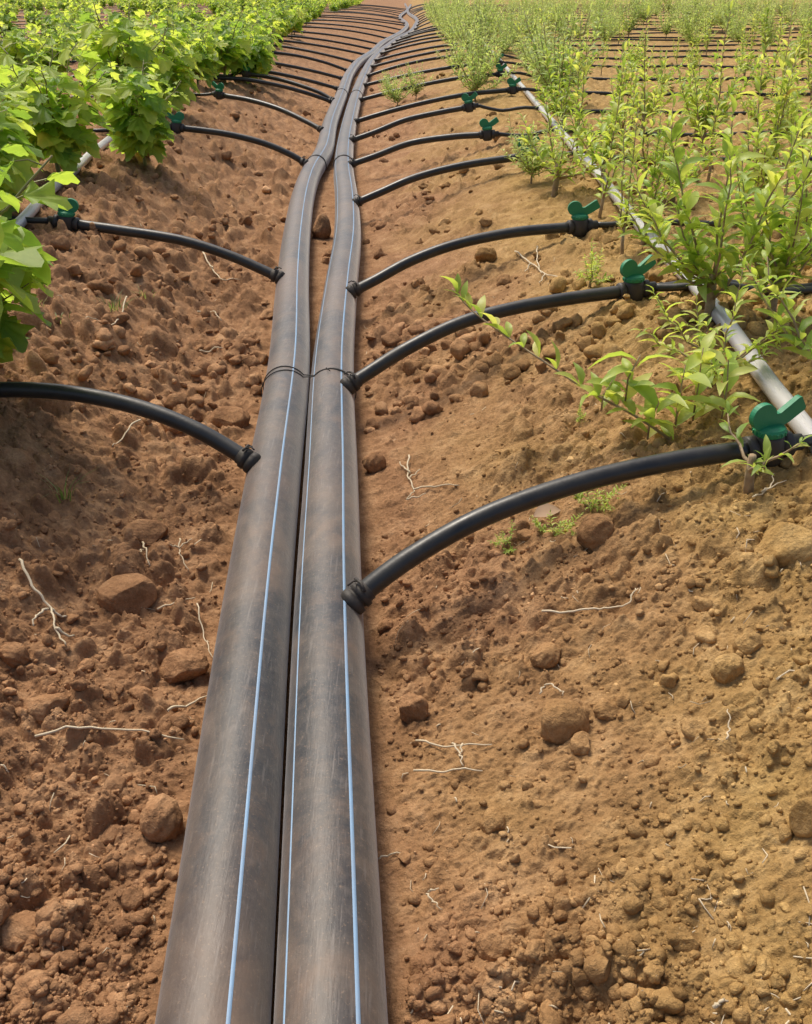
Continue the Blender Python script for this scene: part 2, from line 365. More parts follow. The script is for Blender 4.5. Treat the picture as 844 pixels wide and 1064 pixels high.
# individual big clods: px, py, radius in px of half width, label
CL = [
 (585,757,28,26,'large rounded brown clod standing alone in the middle of the right slope'),
 (604,777,14,13,'small brown clod touching the large rounded clod on the right slope'),
 (633,742,16,12,'flattish clod just right of the large rounded clod'),
 (818,577,36,26,'big grey-brown stony clod at the right picture edge under the nearest valve'),
 (776,590,19,16,'ochre clod against the left side of the big grey-brown stony clod'),
 (757,700,17,19,'pale ochre round clod on the right slope, beside its darker twin'),
 (778,674,17,17,'round clod just above the pale ochre clod on the right slope'),
 (622,560,22,24,'blocky reddish clod below the nearest right hose'),
 (430,742,16,24,'dark upright clod close beside the right main pipe'),
 (510,988,18,17,'smooth grey-brown stone near the bottom of the picture right of the pipes'),
 (568,686,18,14,'brown clod halfway up the right slope under the long white twig'),
 (512,858,16,13,'lone brown clod low on the right slope'),
 (712,980,18,14,'rounded clod in the lower right corner group'),
 (779,1004,11,10,'small whitish stone in the lower right corner'),
 (676,1050,20,15,'brown clod cut by the bottom edge, lower right'),
 (841,855,20,28,'clod at the far right edge low on the slope'),
 (164,858,27,26,'squarish red-brown clod beside the left main pipe'),
 (190,700,26,20,'broad red-brown clod beside the left main pipe, above the squarish one'),
 (130,625,30,24,'largest red-brown clod in the left half of the trench'),
 (150,560,24,16,'flat clod in the left trench below the nearest left hose'),
 (47,740,24,18,'pointed tan clod on the left under the white forked root'),
 (20,975,28,16,'wide clod near the lower left corner'),
 (12,685,18,15,'rounded clod at the left edge beside the white forked root'),
 (36,1038,26,18,'big clod at the bottom of the picture, lower left'),
 (115,905,14,12,'small round clod in the clod heap at lower left'),
 (505,268,13,12,'pale clod between the second and third right hoses'),
 (238,440,20,14,'red clod just above the lowest left hose joint'),
 (390,484,13,13,'round clod right of the right pipe between two hoses'),
 (334,240,12,16,'rounded clod wedged in the gap between the two pipes'),
]
for i, (px, py, wx_, wz_, lab) in enumerate(CL):
    p = on_ground(px, py+wz_*.5); t = (p[1]*CP+(H-p[2])*SP)
    V = rock(I4, 1900+i, 4, .11); V = V*np.array([wx_, wx_*.85, wz_*.95])/1000*t
    V = V@np.array(Matrix.Rotation(i*1.3,3,'Z')@Matrix.Rotation(.3*math.sin(i),3,'X')).T if abs(wx_-wz_) < 5 else V
    mb = MB(); mb.add(V, [tuple(f) for f in F4])
    o = mb.build('soil_clod', M_bigclod, loc=(p[0], p[1]+.4*wx_/1000*t, max(g0(p[0],p[1]),p[2])+wz_/1000*t*.60))
    tag(o, lab, 'clod', 'large soil clods')
# ------------------------------------------------------------------ main pipes
RP = .055
def frame(P):
    T = np.gradient(P, axis=0); T /= np.linalg.norm(T, axis=1)[:,None]
    S = np.cross(T, [0,0,1.]); S /= np.linalg.norm(S, axis=1)[:,None]; U = np.cross(S, T); return T, S, U
def main_pipe(P, name, label, stripes, welds):
    P = crom(P, 14); P[:,2] = RP+.002
    root = empty(name, (P[14,0], P[14,1], 0), label, 'pipe', 'main supply pipes')
    o0 = np.array(root.location)
    T, S, U = frame(P); n = 40; V = []
    for i in range(len(P)):
        for k in range(n):
            a = 2*math.pi*k/n; V.append(P[i]+RP*(math.sin(a)*S[i]+math.cos(a)*U[i])-o0)
    F = [(i*n+k, i*n+(k+1)%n, (i+1)*n+(k+1)%n, (i+1)*n+k) for i in range(len(P)-1) for k in range(n)]
    F += [tuple(range(n)), tuple((len(P)-1)*n+k for k in range(n))[::-1]]
    mb = MB(); mb.add(V, F); mb.build('pipe_body', M_pipe, root)
    for ang, w in stripes:
        mb = MB(); V = []; 
        for i in range(len(P)):
            for j in range(4):
                a = R_(ang+1.2*math.sin(P[i,1]*1.7))+(j/3-.5)*w/RP; r = RP+(.0008 if 0 < j < 3 else .0001)
                V.append(P[i]+r*(math.sin(a)*S[i]+math.cos(a)*U[i])-o0)
        F = [(i*4+j, i*4+j+1, i*4+j+5, i*4+j+4) for i in range(len(P)-1) for j in range(3)]
        mb.add(V, F); mb.build('stripe', M_stripe, root)
    for yy in welds:
        i = int(np.argmin(np.abs(P[:,1]-yy))); mb = MB()
        q = P[i]-o0; pts = [q+(RP+.0016)*(math.sin(a)*S[i]+math.cos(a)*U[i]) for a in np.linspace(0, 2*math.pi, 37)]
        for o_ in (-.006, .006):
            mb.tube(np.array(pts)+T[i]*o_, .0038, 6, False)
        mb.build('weld_bead', M_pipe, root)
    return P
ywl = lambda px, py: at_z(px, py, .11)[1]
PLc = main_pipe(PL, 'main_pipe', 'left one of the two long dusty grey pipes, with a single blue stripe', [(22,.0042)], [ywl(336,161), ywl(362,92)])
PRc = main_pipe(PR, 'main_pipe', 'right one of the two long dusty grey pipes, with two blue stripes', [(28,.0048),(-51,.003)], [ywl(356,162), ywl(373,94)])
# wire tie round both pipes
mb = MB(); yw = at_z(322, 385, .11)[1]; xa, xb = fx(PL, yw), fx(PR, yw)
for k, dy in ((0,-.004),(1,.012)):
    pts = []; r = RP+.0035
    for a in np.linspace(math.pi*1.0, math.pi*2.0, 20): pts.append((xa+r*math.sin(a), 0, RP+r*math.cos(a)))
    for a in np.linspace(0, math.pi*.28, 6): pts.append((xa+r*math.sin(a), 0, RP+r*math.cos(a)))
    for a in np.linspace(-math.pi*.28, math.pi, 26): pts.append((xb+r*math.sin(a), 0, RP+r*math.cos(a)))
    pts = np.array(pts); pts[:,1] = yw+dy+.012*np.sin((pts[:,0]-xa)*14+k*2)
    mb.tube(pts, .0014, 6)
mb.tube([(xb-.01, yw-.006, RP*2+.004),(xb-.012, yw-.012, RP*2+.012),(xb-.002,yw-.02,RP*2+.006)], .0013, 6)
tag(mb.build('wire_tie', M_wire), 'thin dark wire twisted around both main pipes, holding them together', 'wire tie')
# ------------------------------------------------------------------ grey header pipes on the bed edges
ords = ['','first','second','third','fourth','fifth','sixth','seventh','eighth','ninth','tenth','eleventh','twelfth','thirteenth','fourteenth','fifteenth','sixteenth','seventeenth','eighteenth','nineteenth','twentieth']
def nth(i):
    if i <= 20: return ords[i]
    if i % 10 == 0: return {30:'thirtieth',40:'fortieth',50:'fiftieth',60:'sixtieth'}.get(i, str(i))
    return {2:'twenty',3:'thirty',4:'forty',5:'fifty',6:'sixty'}[i//10]+'-'+ords[i%10]
def zbed(x, y): return g0(x, y)
for P, lab in ((GLp,'glossy grey pipe running under the vines along the left bed edge'),(GRp,'glossy grey pipe running along the right bed edge under the saplings')):
    Q = crom(P, 12); Q = Q[Q[:,1] < 60]
    Q[:,2] = [zbed(a, b)+.036 for a, b, c in Q]
    Q[:,2] = np.convolve(np.pad(Q[:,2], 3, 'edge'), np.ones(7)/7, 'valid')
    mb = MB(); mb.tube(Q, .0185, 16); tag(mb.build('grey_pipe', M_grey), lab, 'pipe', 'grey pipes on the bed edges')
# ------------------------------------------------------------------ branch hoses with valves
def valve(parent, p, d, o0, mirror=1, turn=0):
    """p at hose end, d unit direction of hose"""
    d = Vector(d).normalized(); M = Matrix.Translation(Vector(p)-Vector(o0))
    ang = math.atan2(d.y, d.x); M = M @ Matrix.Rotation(ang, 4, 'Z')
    sl = math.asin(max(-1,min(1,d.z))); M = M @ Matrix.Rotation(-sl, 4, 'Y')
    c = M @ Matrix.Translation((.034,0,0))
    mb = MB()
    mb.lathe([(.010,-.031),(.020,-.030),(.0255,-.024),(.0275,-.012),(.0275,.006),(.0255,.018),(.024,.026)], 24, c)
    X90 = Matrix.Rotation(math.pi/2, 4, 'Y')
    mb.lathe([(.0135,-.046),(.0135,-.040),(.0215,-.040),(.0225,-.036),(.0225,-.026),(.018,-.024),(.018,.024),(.0225,.026),(.0225,.036),(.0215,.040),(.0145,.041),(.0145,.060)], 20, c @ X90)
    for k in range(6):
        a = k*math.pi/3
    body = mb.build('valve', M_valve, parent, loc=(0,0,0))
    hb = MB(); T = c @ Matrix.Rotation(turn, 4, 'Z')
    hb.lathe([(.0255,.0245),(.0265,.027),(.0265,.033),(.0245,.037),(.016,.040)], 24, T)
    for k in range(18):
        a = k*math.pi/9; hb.prism([(.0255,.0262),(.0280,.0268),(.0280,.0325),(.0255,.0335)], .0026, T @ Matrix.Rotation(a, 4, 'Z'))
    s = mirror; out = []
    for a in np.linspace(200, -20, 18): out.append((-.017+.0235*math.cos(R_(a)), .058+.0225*math.sin(R_(a))))
    bar = [(.006,.060),(.014,.060),(.048,.081),(.053,.081),(.063,.062),(.062,.057),(.034,.041),(.022,.036),(-.024,.036),(-.033,.041)]
    out = [o for o in out] ; pts = out[:-1]+bar
    pts = [(s*a, b) for a, b in pts]
    if s < 0: pts = pts[::-1]
    hb.prism(pts[::-1], .011, T)
    h = hb.build('handle', M_green, body, smooth=False)
    md = h.modifiers.new('b', 'BEVEL'); md.width = .0022; md.segments = 2; md.limit_method = 'ANGLE'
    for pl in h.data.polygons: pl.use_smooth = False
    return np.array(c.translation)+np.array(o0), np.array((M.to_3x3() @ Vector((1,0,0))))
def hose(path, label, grp, mirror, turn, has_valve=True, seed=0, r=.0165):
    path = crom(path, 10); o0 = np.array([path[0][0], path[0][1], 0.])
    root = empty('branch_hose', tuple(o0), label, 'hose', grp)
    nseg = 14 if path[0][1] < 12 else 8
    mb = MB(); mb.tube(path-o0, r, nseg); mb.build('hose_tube', M_hose, root)
    d = path[1]-path[0]; d /= np.linalg.norm(d); a = path[0]-o0
    mb = MB(); ps = [a-d*.012, a-d*.004, a-d*.003, a+d*.006, a+d*.007, a+d*.011, a+d*.012, a+d*.021, a+d*.022, a+d*.030, a+d*.031]
    mb.tube(ps, [.020,.0232,.0236,.0230,.0182,.0182,.0218,.0218,.0180,.0180,.0167], nseg+6)
    if path[0][1] < 6.5:
        sd = np.cross(d, [0,0,1]); sd /= np.linalg.norm(sd)
        q = a+d*.012+np.array([0,0,.022])
        q = q+[0,0,.004]
        mb.tube([q+sd*.02-[0,0,.006], q+sd*.008+[0,0,.003], q-sd*.012], .0028, 6)
        mb.tube([q-sd*.006, q+np.array([-d[0]*.012,-.006,.006]), q+np.array([-d[0]*.022,-.012,.002])], .0018, 5)
    mb.build('grommet', M_grom, root)
    e = path[-1]; d = path[-1]-path[-2]; d /= np.linalg.norm(d)
    if has_valve:
        c, ax = valve(root, e, d, o0, mirror, turn); e = c+ax*.055
    return e, d
def pth(px, t0, t1):
    n = len(px); L = [abs(px[i][0]-px[0][0]) for i in range(n)]; P = []
    t0 = (H-.093)*1000/(CP*(px[0][1]+12))
    for i, (a, b) in enumerate(px): P.append(at_t(a, b, t0+(t1-t0)*L[i]/L[-1]))
    P = np.array(P); rt = px[-1][0] > px[0][0]; cx = fx(PRc if rt else PLc, P[0,1])
    P[0] = [cx+(1 if rt else -1)*RP*math.sin(.82), P[0,1], .057+RP*math.cos(.82)]
    return P
def drip(e, d, side, label, r=.010, double=False, grp=None, length=None, yend=None):
    y1 = yend if yend is not None else e[1]; L = length or (min(28, .48*e[1]+2.6))
    xs = [e[0]]; x = e[0]
    gx = fx(GRp, e[1]) if side > 0 else fx(GLp, e[1])
    pts = [np.array(e)]
    steps = np.concatenate([[.05,.1,.16], np.arange(.3, L, .22 if e[1] < 12 else .5)])
    for s in steps:
        xx = e[0]+side*s; yy = e[1]+(y1-e[1])*min(1, s/L)+.015*math.sin(s*3+e[1]*5)
        z = zbed(xx, yy)+r+.028*math.exp(-((xx-gx)/.12)**2)+.012
        if s < .2: z = e[2]+(z-e[2])*s/.25
        pts.append(np.array([xx, yy, max(z, zbed(xx,yy)+r)]))
    nseg = 8 if e[1] < 10 else 5
    mb = MB(); P = crom(pts, 3)
    if double:
        for o_ in (-.013,.014): mb.tube(P+np.array([0,o_,0])*np.clip((np.abs(P[:,0]-e[0])/.08),0,1)[:,None], .014, 8, True, .75)
    else: mb.tube(P, r, nseg)
    tag(mb.build('drip_line', M_hose), label, 'drip line', grp)
rightH = [ # px path, t0, t1, mirror, turn
 ([(367,626),(392,604),(430,577),(500,538),(600,502),(700,479),(778,467)],1.55,1.60,1,.15,True),
 ([(364,402),(385,386),(420,364),(480,335),(540,319),(600,309),(645,303)],2.40,2.44,1,.2,True),
 ([(370,304),(390,291),(425,272),(470,255),(530,242),(592,236)],3.14,3.13,1,-.2,True),
 ([(374,211),(395,200),(430,185),(480,172),(540,163)],4.46,4.3,1,.1,True),
 ([(370,171),(390,162),(425,149),(470,142),(500,140)],5.43,5.1,1,.3,True),
 ([(371,146),(390,137),(420,125),(455,117),(482,112)],6.29,6.0,1,-.3,True),
]
leftH = [
 ([(266,482),(245,470),(205,447),(150,425),(90,411),(30,405),(-60,407)],2.01,2.0,-1,0,True),
 ([(289,289),(270,279),(240,266),(190,250),(130,240),(80,233)],3.30,3.17,1,.1,True),
 ([(317,170),(303,161),(275,149),(235,139),(190,133)],5.45,5.2,1,.2,True),
 ([(333,135),(318,126),(290,113),(260,104),(232,99)],6.75,6.8,1,0,True),
 ([(346,104),(332,96),(310,88),(285,81),(260,77)],8.5,8.4,1,.1,True),
]
latR = []; latL = []
namesR = ['nearest','second nearest','third nearest','fourth nearest','fifth nearest','sixth nearest']
for i, (px, t0, t1, mr, tu, v) in enumerate(rightH):
    e, d = hose(pth(px, t0, t1), f'{namesR[i]} black hose arching from right pipe to its green valve', 'hoses on the right side', mr, tu)
    drip(e, d, 1, f'black drip line continuing across the right bed from the {namesR[i]} right hose' if i != 1 else 'thick doubled black drip line across the right bed from the second nearest right hose', double=(i==1), grp='drip lines across the right bed')
    latR.append(e[1])
for i, (px, t0, t1, mr, tu, v) in enumerate(leftH):
    e, d = hose(pth(px, t0, t1), f'{namesR[i]} black hose arching from the left pipe to the left bed', 'hoses on the left side', mr, math.pi*0+tu)
    drip(e, d, -1, f'black drip line going on under the vines from the {namesR[i]} left hose', grp='drip lines across the left bed')
    latL.append(e[1])
# the receding hoses
def far_hose(y, side, k):
    P = PRc if side > 0 else PLc; G = GRp if side > 0 else GLp
    x0 = float(np.interp(y, P[:,1], P[:,0]))+side*.052; x1 = float(np.interp(y, G[:,1], G[:,0]))-side*random.uniform(.08,.26)
    if abs(x1-x0) < .25: x1 = x0+side*.3
    ex_ = random.uniform(1.4,2.5); yo = random.uniform(-.25,.2)
    pts = []
    for s in (0,.08,.25,.5,.75,1):
        z = .085+(.29-.085)*(1-(1-s)**ex_); xx = x0+(x1-x0)*s
        pts.append([xx, y+yo*s, max(z, zbed(xx, y)+.03)])
    pts = np.array(pts); sn = 'right' if side > 0 else 'left'
    near = k <= 20
    lab = f'{nth(k)} nearest black hose from the {sn} pipe, small in the distance' if near else f'one of the many tiny far-off black hoses on the {sn} side'
    e, d = hose(pts, lab, f'hoses on the {sn} side' if near else f'far-off hoses on the {sn} side', 1, random.uniform(-.5,.5), y < 26)
    lab = f'distant black drip line from the {nth(k)} {sn} hose' if near else f'one of the many far-off black drip lines on the {sn} side'
    drip(e, d, side, lab, grp=f'drip lines across the {sn} bed' if near else f'far-off drip lines on the {sn} side', r=.012)
    return e[1]
y = 7.5; k = 7
while y < 52: latR.append(far_hose(y, 1, k)); k += 1; y += 1.5*random.uniform(.7,1.3)*(1 if y < 20 else 1.6)
y = 8.9; k = 6
while y < 52: latL.append(far_hose(y, -1, k)); k += 1; y += 1.65*random.uniform(.7,1.3)*(1 if y < 20 else 1.6)

# ------------------------------------------------------------------ plants
def rot_to(d, roll):
    d = Vector(d).normalized(); q = d.to_track_quat('Y', 'Z'); return np.array((q.to_matrix() @ Matrix.Rotation(roll, 3, 'Y')))
def palm_leaf(r):
    """palmate vine leaf in XY, petiole at origin, tip towards +Y, unit length"""
    out = []; lobes = [(-150,.50),(-118,.62),(-95,.42),(-62,.80),(-42,.60),(-18,.86),(0,1.0),(18,.86),(42,.60),(62,.80),(95,.42),(118,.62),(150,.50)]
    pts = []
    for i, (a, q) in enumerate(lobes):
        pts.append((a, q*r.uniform(.9,1.1)))
        if i < len(lobes)-1:
            a2, q2 = lobes[i+1]; pts.append(((a+a2)/2, (q+q2)/2*r.uniform(.80,1.06)))
    V = [(0,.0,0)]; cup = r.uniform(-.35,.25); fold = r.uniform(.05,.35); droop = r.uniform(.1,.5)
    for ring in (.55, 1):
        for a, q in pts:
            a = R_(a); x = math.sin(a)*q*.62*ring; y = .30*ring+math.cos(a)*q*.58*ring
            wav = .05*math.sin(a*7+ring*3)*ring
            V.append((x, y, fold*abs(x)+cup*x*x+wav-droop*y*y*.6))
    n = len(pts); F = [(0, 1+i, 2+i) for i in range(n-1)]
    F += [(1+i, 1+n+i, 2+n+i, 2+i) for i in range(n-1)]
    return np.array(V), [tuple(f[::-1]) for f in F]
def lance_leaf(r, wide=.30):
    V = []; prof = [(0,.02),(.15,.55),(.38,1),(.62,.9),(.84,.5),(1,.02)]
    fold = r.uniform(.15,.6); dr = r.uniform(-.1,.5); tw = r.uniform(-.3,.3)
    for t, w in prof:
        w = w*wide*.5; z = .12*math.sin(t*3)-dr*t*t
        V += [(-w, t, z+fold*w), (tw*.05*t, t, z), (w, t, z+fold*w)]
    F = []
    for i in range(len(prof)-1):
        b = i*3; F += [(b,b+1,b+4,b+3),(b+1,b+2,b+5,b+4)]
    return np.array(V), F
def vine_meshes(seed, h=.5, w=.34, nst=6, lsz=.155, low=False):
    r = random.Random(seed); lf = MB(); st = MB(); tv = [palm_leaf(r) for _ in range(6)]
    st.tube([(0,0,-.03),(.004,.003,.05),(0,.005,.11)], [.011,.010,.008], 7)
    for i in range(nst):
        a = i*6.283/nst+r.uniform(-.5,.5); hh = h*r.uniform(.65,1.05); ww = w*r.uniform(.3,1)
        P = [np.array([0,0,.08])]; cx = np.array([math.cos(a), math.sin(a), 0])
        m = 8
        for j in range(1, m+1):
            s = j/m; P.append(np.array([0,0,.08])+cx*ww*(s**1.5)*.75+np.array([0,0,hh*(s-.14*s*s)])+np.array([r.uniform(-.012,.012) for _ in range(3)]))
        st.tube(P, np.linspace(.0055,.0018,m+1), 5)
        P = crom(P, 3)
        nl = int(15*(hh/.5))+3
        for q in range(nl):
            s = .12+.88*(q+r.random()*.6)/nl; p = P[min(len(P)-1, int(s*(len(P)-1)))]
            az = q*2.4+r.uniform(-.5,.5)+i; el = r.uniform(-.1,.6)
            pet = np.array([math.cos(az)*math.cos(el), math.sin(az)*math.cos(el), math.sin(el)])*r.uniform(.03,.075)
            e = p+pet
            st.tube([p, p+pet*.5+[0,0,.006], e], [.0016,.0014,.0012], 3, False)
            size = lsz*r.uniform(.55,1.15)*(1.05-.55*max(0, s-.6)/.4)
            V, F = tv[r.randrange(6)]
            dip = r.uniform(-.9,.15); dd = (math.cos(az), math.sin(az), dip)
            Rm = rot_to(dd, r.uniform(-.5,.5)); lf.add((V*size)@Rm.T+e, F)
    return lf, st
def sap_meshes(seed, h=.42, nst=7, lean=.35, ll=.055, wide=.30, pair=.019, trunk=.011, trunkh=.12, dens=1):
    r = random.Random(seed); lf = MB(); st = MB(); tv = [lance_leaf(r, wide*r.uniform(.85,1.15)) for _ in range(6)]
    tx = r.uniform(-.02,.02)
    st.tube([(0,0,-.03),(tx*.5,.004,trunkh*.5),(tx,0,trunkh)], [trunk*1.15,trunk,trunk*.8], 8)
    for i in range(nst):
        a = r.uniform(0,6.28); hh = h*r.uniform(.4,1.0)-trunkh*.6; z0 = trunkh*r.uniform(.5,1); l = lean*h*r.uniform(.15,1.1)
        cx = np.array([math.cos(a), math.sin(a), 0]); P = []
        for j in range(7):
            s = j/6; P.append(np.array([tx*z0/trunkh,0,z0])+cx*l*(s**.8)*(1-.15*s)+np.array([0,0,hh*s**1.15])+np.array([r.uniform(-.006,.006) for _ in range(3)])*(j>0))
        st.tube(P, np.linspace(.0036,.0012,7), 5)
        P = crom(P, 4); L = np.sum(np.linalg.norm(np.diff(P, axis=0), axis=1)); n = max(5, int(L/pair*dens))
        for q in range(n):
            s = .08+.92*q/(n-1); k = min(len(P)-2, int(s*(len(P)-1))); p = P[k]; t = P[k+1]-P[k]; t /= np.linalg.norm(t)+1e-9
            for b in (0, math.pi):
                if r.random() < .12: continue
                az = q*1.57+b+i+r.uniform(-.4,.4)
                sd = np.array([math.cos(az), math.sin(az), 0]); d = sd*r.uniform(.6,1)+t*r.uniform(.35,.95)
                V, F = tv[r.randrange(6)]; size = ll*r.uniform(.55,1.15)*(1-.45*max(0,s-.7)/.3)
                lf.add((V*size)@rot_to(d, r.uniform(-.6,.6)).T+p, F)
        V, F = tv[0]; lf.add((V*ll*.6)@rot_to(P[-1]-P[-3], 0).T+P[-1], F)
    return lf, st
class Proto: pass
def proto(fn, leafname, matl, mats, **kw):
    lf, st = fn(**kw); p = Proto(); p.leaf = lf.mesh('foliage', matl); p.stem = st.mesh('stem', mats); p.lf = lf; return p
used = set()
def plant(name, pr, x, y, s, rz, label, cat, grp, z=None, parts=True):
    z = g0(x, y)-.004 if z is None else z
    root = empty(name, (x, y, z), label, cat, grp, rz); root.scale = (s, s, s*random.uniform(.92,1.08))
    for nm, me in (('foliage', pr.leaf), ('stem', pr.stem)):
        o = bpy.data.objects.new(nm, me); C.objects.link(o); o.parent = root
    return root
VN = [proto(vine_meshes, 'foliage', M_vine, M_stem, seed=s, h=h, w=w, nst=n) for s, h, w, n in ((1,.50,.38,9),(2,.46,.36,8),(3,.58,.36,9),(4,.42,.38,8),(5,.50,.32,7))]
SPn = [proto(sap_meshes, 'foliage', M_sap, M_wood, seed=s, h=h, nst=n, lean=l, ll=ll) for s, h, n, l, ll in ((11,.44,11,.55,.072),(12,.38,9,.7,.068),(13,.54,8,.35,.070),(14,.32,10,.8,.062),(15,.48,11,.5,.068))]
TH = [proto(sap_meshes, 'foliage', M_sap, M_wood, seed=s, h=h, nst=3, lean=.3, ll=.06, pair=.022, trunk=.006) for s, h in ((41,.55),(42,.48),(43,.6),(44,.4))]
WL = [proto(sap_meshes, 'foliage', M_will, M_wood, seed=s, h=h, nst=24, lean=.7, ll=.058, wide=.26, pair=.018, trunk=.007) for s, h in ((21,.52),(22,.46),(23,.58))]
# --- left vines, near ones placed one by one (px of base, z on bed)
def bed(px, py): return at_z(px, py, .245)
NV = [
 ((150,168),2,.86,.3,'leafy left vine with a bare stem foot, just above the second left hose'),
 ((62,186),0,.95,1.1,'bushy bright vine left of the grey pipe, behind the left edge plant'),
 ((-66,392),1,1.12,2.2,'large yellow-green vine cut by the left edge of the picture'),
 ((-34,378),3,.62,5.2,'low vine shoot at the left picture edge, lowest leaves above the nearest left hose'),
 ((-15,232),0,1.05,4.0,'vine at the left edge just beyond the second left hose, half out of the picture'),
 ((190,104),4,.85,3.1,'vine standing beside the fourth left hose'),
 ((120,112),2,.95,5.0,'tall vine behind the row edge on the left, over the grey pipe'),
 ((28,128),3,.85,.6,'low vine with a bare patch below it near the left edge'),
 ((178,86),2,.95,2.6,'upright tall vine left of the fourth left valve'),
]
placed = []
for (px, py), v, s, rz, lab in NV:
    p = bed(px, py); plant('vine_plant', VN[v], p[0], p[1], s, rz, lab, 'vine', 'vines on the left bed'); placed.append((p[0], p[1]))
cnt = 0; far = []
latLs = sorted(latL)
for i, yy in enumerate(latLs):
    if yy < 4: continue
    gx = fx(GLp, yy); kmax = int((.46*yy+.8-abs(gx))/.5)+1
    for k in range(0, max(1, kmax)):
        for half in ((0,.5) if k <= 1 else (0,)):
            if random.random() < (.10 if k < 1 else .42 if k < 3 else .5): continue
            x = gx-.02-k*.5+random.uniform(-.1,.1)+(.34 if yy > 8.5 else 0); y = yy+half*1.2+random.uniform(-.12,.12)+.1
            if any((x-a)**2+(y-b)**2 < .12 for a, b in placed): continue
            far.append((x, y, i, k, half))
far.sort(key=lambda q: q[1])
rest = far[190:]
seen = set()
for x, y, i, k, half in far[:190]:
    if y < 16 and k < 6:
        lab = (f'vine in the {nth(i+1)} left row, ' + ('beside the grey pipe' if k == 0 else f'{nth(k+1)} from the grey pipe') + (', standing between two rows' if half else ''))
        grp = 'vines on the left bed'
    else: lab, grp = 'small far-off vine in the distant rows of the left bed', 'far vines on the left bed'
    plant('vine_plant', random.choice(VN), x, y, random.uniform(.6,1.12), random.uniform(0,6.28), lab, 'vine', grp)
def merged(name, items, V0s, mat, label, cat):
    Vs = []; Fs = []; off = 0
    for x, y, s in items:
        V, F = random.choice(V0s); a = random.uniform(0,6.28); c, q = math.cos(a), math.sin(a)
        W = V*s; W = np.stack([W[:,0]*c-W[:,1]*q, W[:,0]*q+W[:,1]*c, W[:,2]], 1)+[x, y, g0(x, y)]
        Vs.append(W); Fs.append(F+off); off += len(W)
    return tag(fast_mesh(name, np.vstack(Vs), np.vstack(Fs), mat, False), label, cat, kind='stuff')
def lowplant(seed, h, w, n, size, narrow):
    r = np.random.default_rng(seed); Vs = []; Fs = []
    for i in range(n):
        z = h*r.uniform(.15,1); rr = w*math.sqrt(r.random())*(1-.45*abs(z/h-.55)); a = r.uniform(0,6.28)
        c = np.array([rr*math.cos(a), rr*math.sin(a), z]); d = r.normal(size=3); d /= np.linalg.norm(d); e = np.cross(d, r.normal(size=3)); e /= np.linalg.norm(e)
        s = size*r.uniform(.6,1.2); Vs += [c-d*s*.5, c+e*s*narrow*.5, c+d*s*.5, c-e*s*narrow*.5]; Fs.append([4*i,4*i+1,4*i+2,4*i+3])
    return np.array(Vs), np.array(Fs)
lowV = [lowplant(s, .5, .26, 85, .11, .9) for s in range(3)]
lowS = [lowplant(s+9, .45, .2, 110, .06, .35) for s in range(3)]
items = [(x, y, random.uniform(.7,1.05)) for x, y, *_ in rest]
for yy in np.arange(52, 72, 1.6):
    for x in np.arange(-.46*yy-1, -1.9-.01*yy, .6): items.append((x+random.uniform(-.15,.15), yy+random.uniform(-.3,.3), random.uniform(.7,1)))
merged('distant_vines', items, lowV, M_vine, 'far-off band of green vine rows at the top left', 'vines')
# --- right saplings
NS = [
 ((738,338),0,1.02,.4,'bushy thick-trunked sapling right of the grey pipe, behind the doubled drip line','P'),
 ((800,335),4,.95,2.0,'leafy sapling close to the right edge, beside the doubled drip line','P'),
 ((668,262),2,.72,1.2,'thin upright sapling just behind the third right hose, left of the bushy one','P'),
 ((575,205),3,1.05,4.0,'low bush with a stout brown stake-like trunk at the fourth right hose','P'),
 ((628,196),2,.85,2.4,'slender tall sapling with yellowish tips right of the grey pipe','P'),
 ((790,232),2,1.02,3.4,'tall sapling with a reddish top rising over the right bed','P'),
 ((852,300),0,1.0,5.0,'sapling cut by the right edge above the doubled drip line','P'),
 ((700,210),1,.85,.9,'wide low sapling in the middle of the right bed','P'),
 ((862,425),1,.95,2.9,'sapling at the right edge just above the nearest valve','P'),
 ((612,300),3,.35,2.9,'tiny seedling on the right slope beside the third right valve','P'),
 ((738,408),3,.70,1.9,'low sapling left of the nearest valve, its leaves over the grey pipe','P'),
]
placed = []
for (px, py), v, s, rz, lab, kd in NS:
    p = on_ground(px, py); plant('sapling', SPn[v], p[0], p[1], s, rz, lab, 'sapling', 'saplings on the right bed'); placed.append((p[0], p[1]))
far = []
for i, yy in enumerate(sorted(latR)):
    if yy < 3.9: continue
    gx = fx(GRp, yy); kmax = int((.46*yy+.8-gx)/.48)+1
    for k in range(-2, max(1, kmax)):
        if random.random() < (.05 if k < 1 else .30 if yy < 9 else .52): continue
        x = gx+.12+k*.48+random.uniform(-.12,.12); y = yy+random.uniform(-.25,.25)+.2
        if (k == -1 and yy < 6.6) or (k == -2 and yy < 8.5): continue
        if k == -2: x += .1
        if k < 0 and x-.30 < .012*y: continue
        if any((x-a)**2+(y-b)**2 < .10 for a, b in placed): continue
        far.append((x, y, i, k))
for i, yy in enumerate(sorted(latR)):
    if not 3.0 < yy < 15: continue
    gx = fx(GRp, yy)
    for k in range(0, int((.46*yy+.6-gx)/.55)+1):
        if random.random() < .25: continue
        x = gx+.2+k*.55+random.uniform(-.15,.15); y = yy+.45+random.uniform(-.2,.2)
        if any((x-a)**2+(y-b)**2 < .05 for a, b in placed): continue
        far.append((x, y, i, k+100))
far.sort(key=lambda q: q[1])
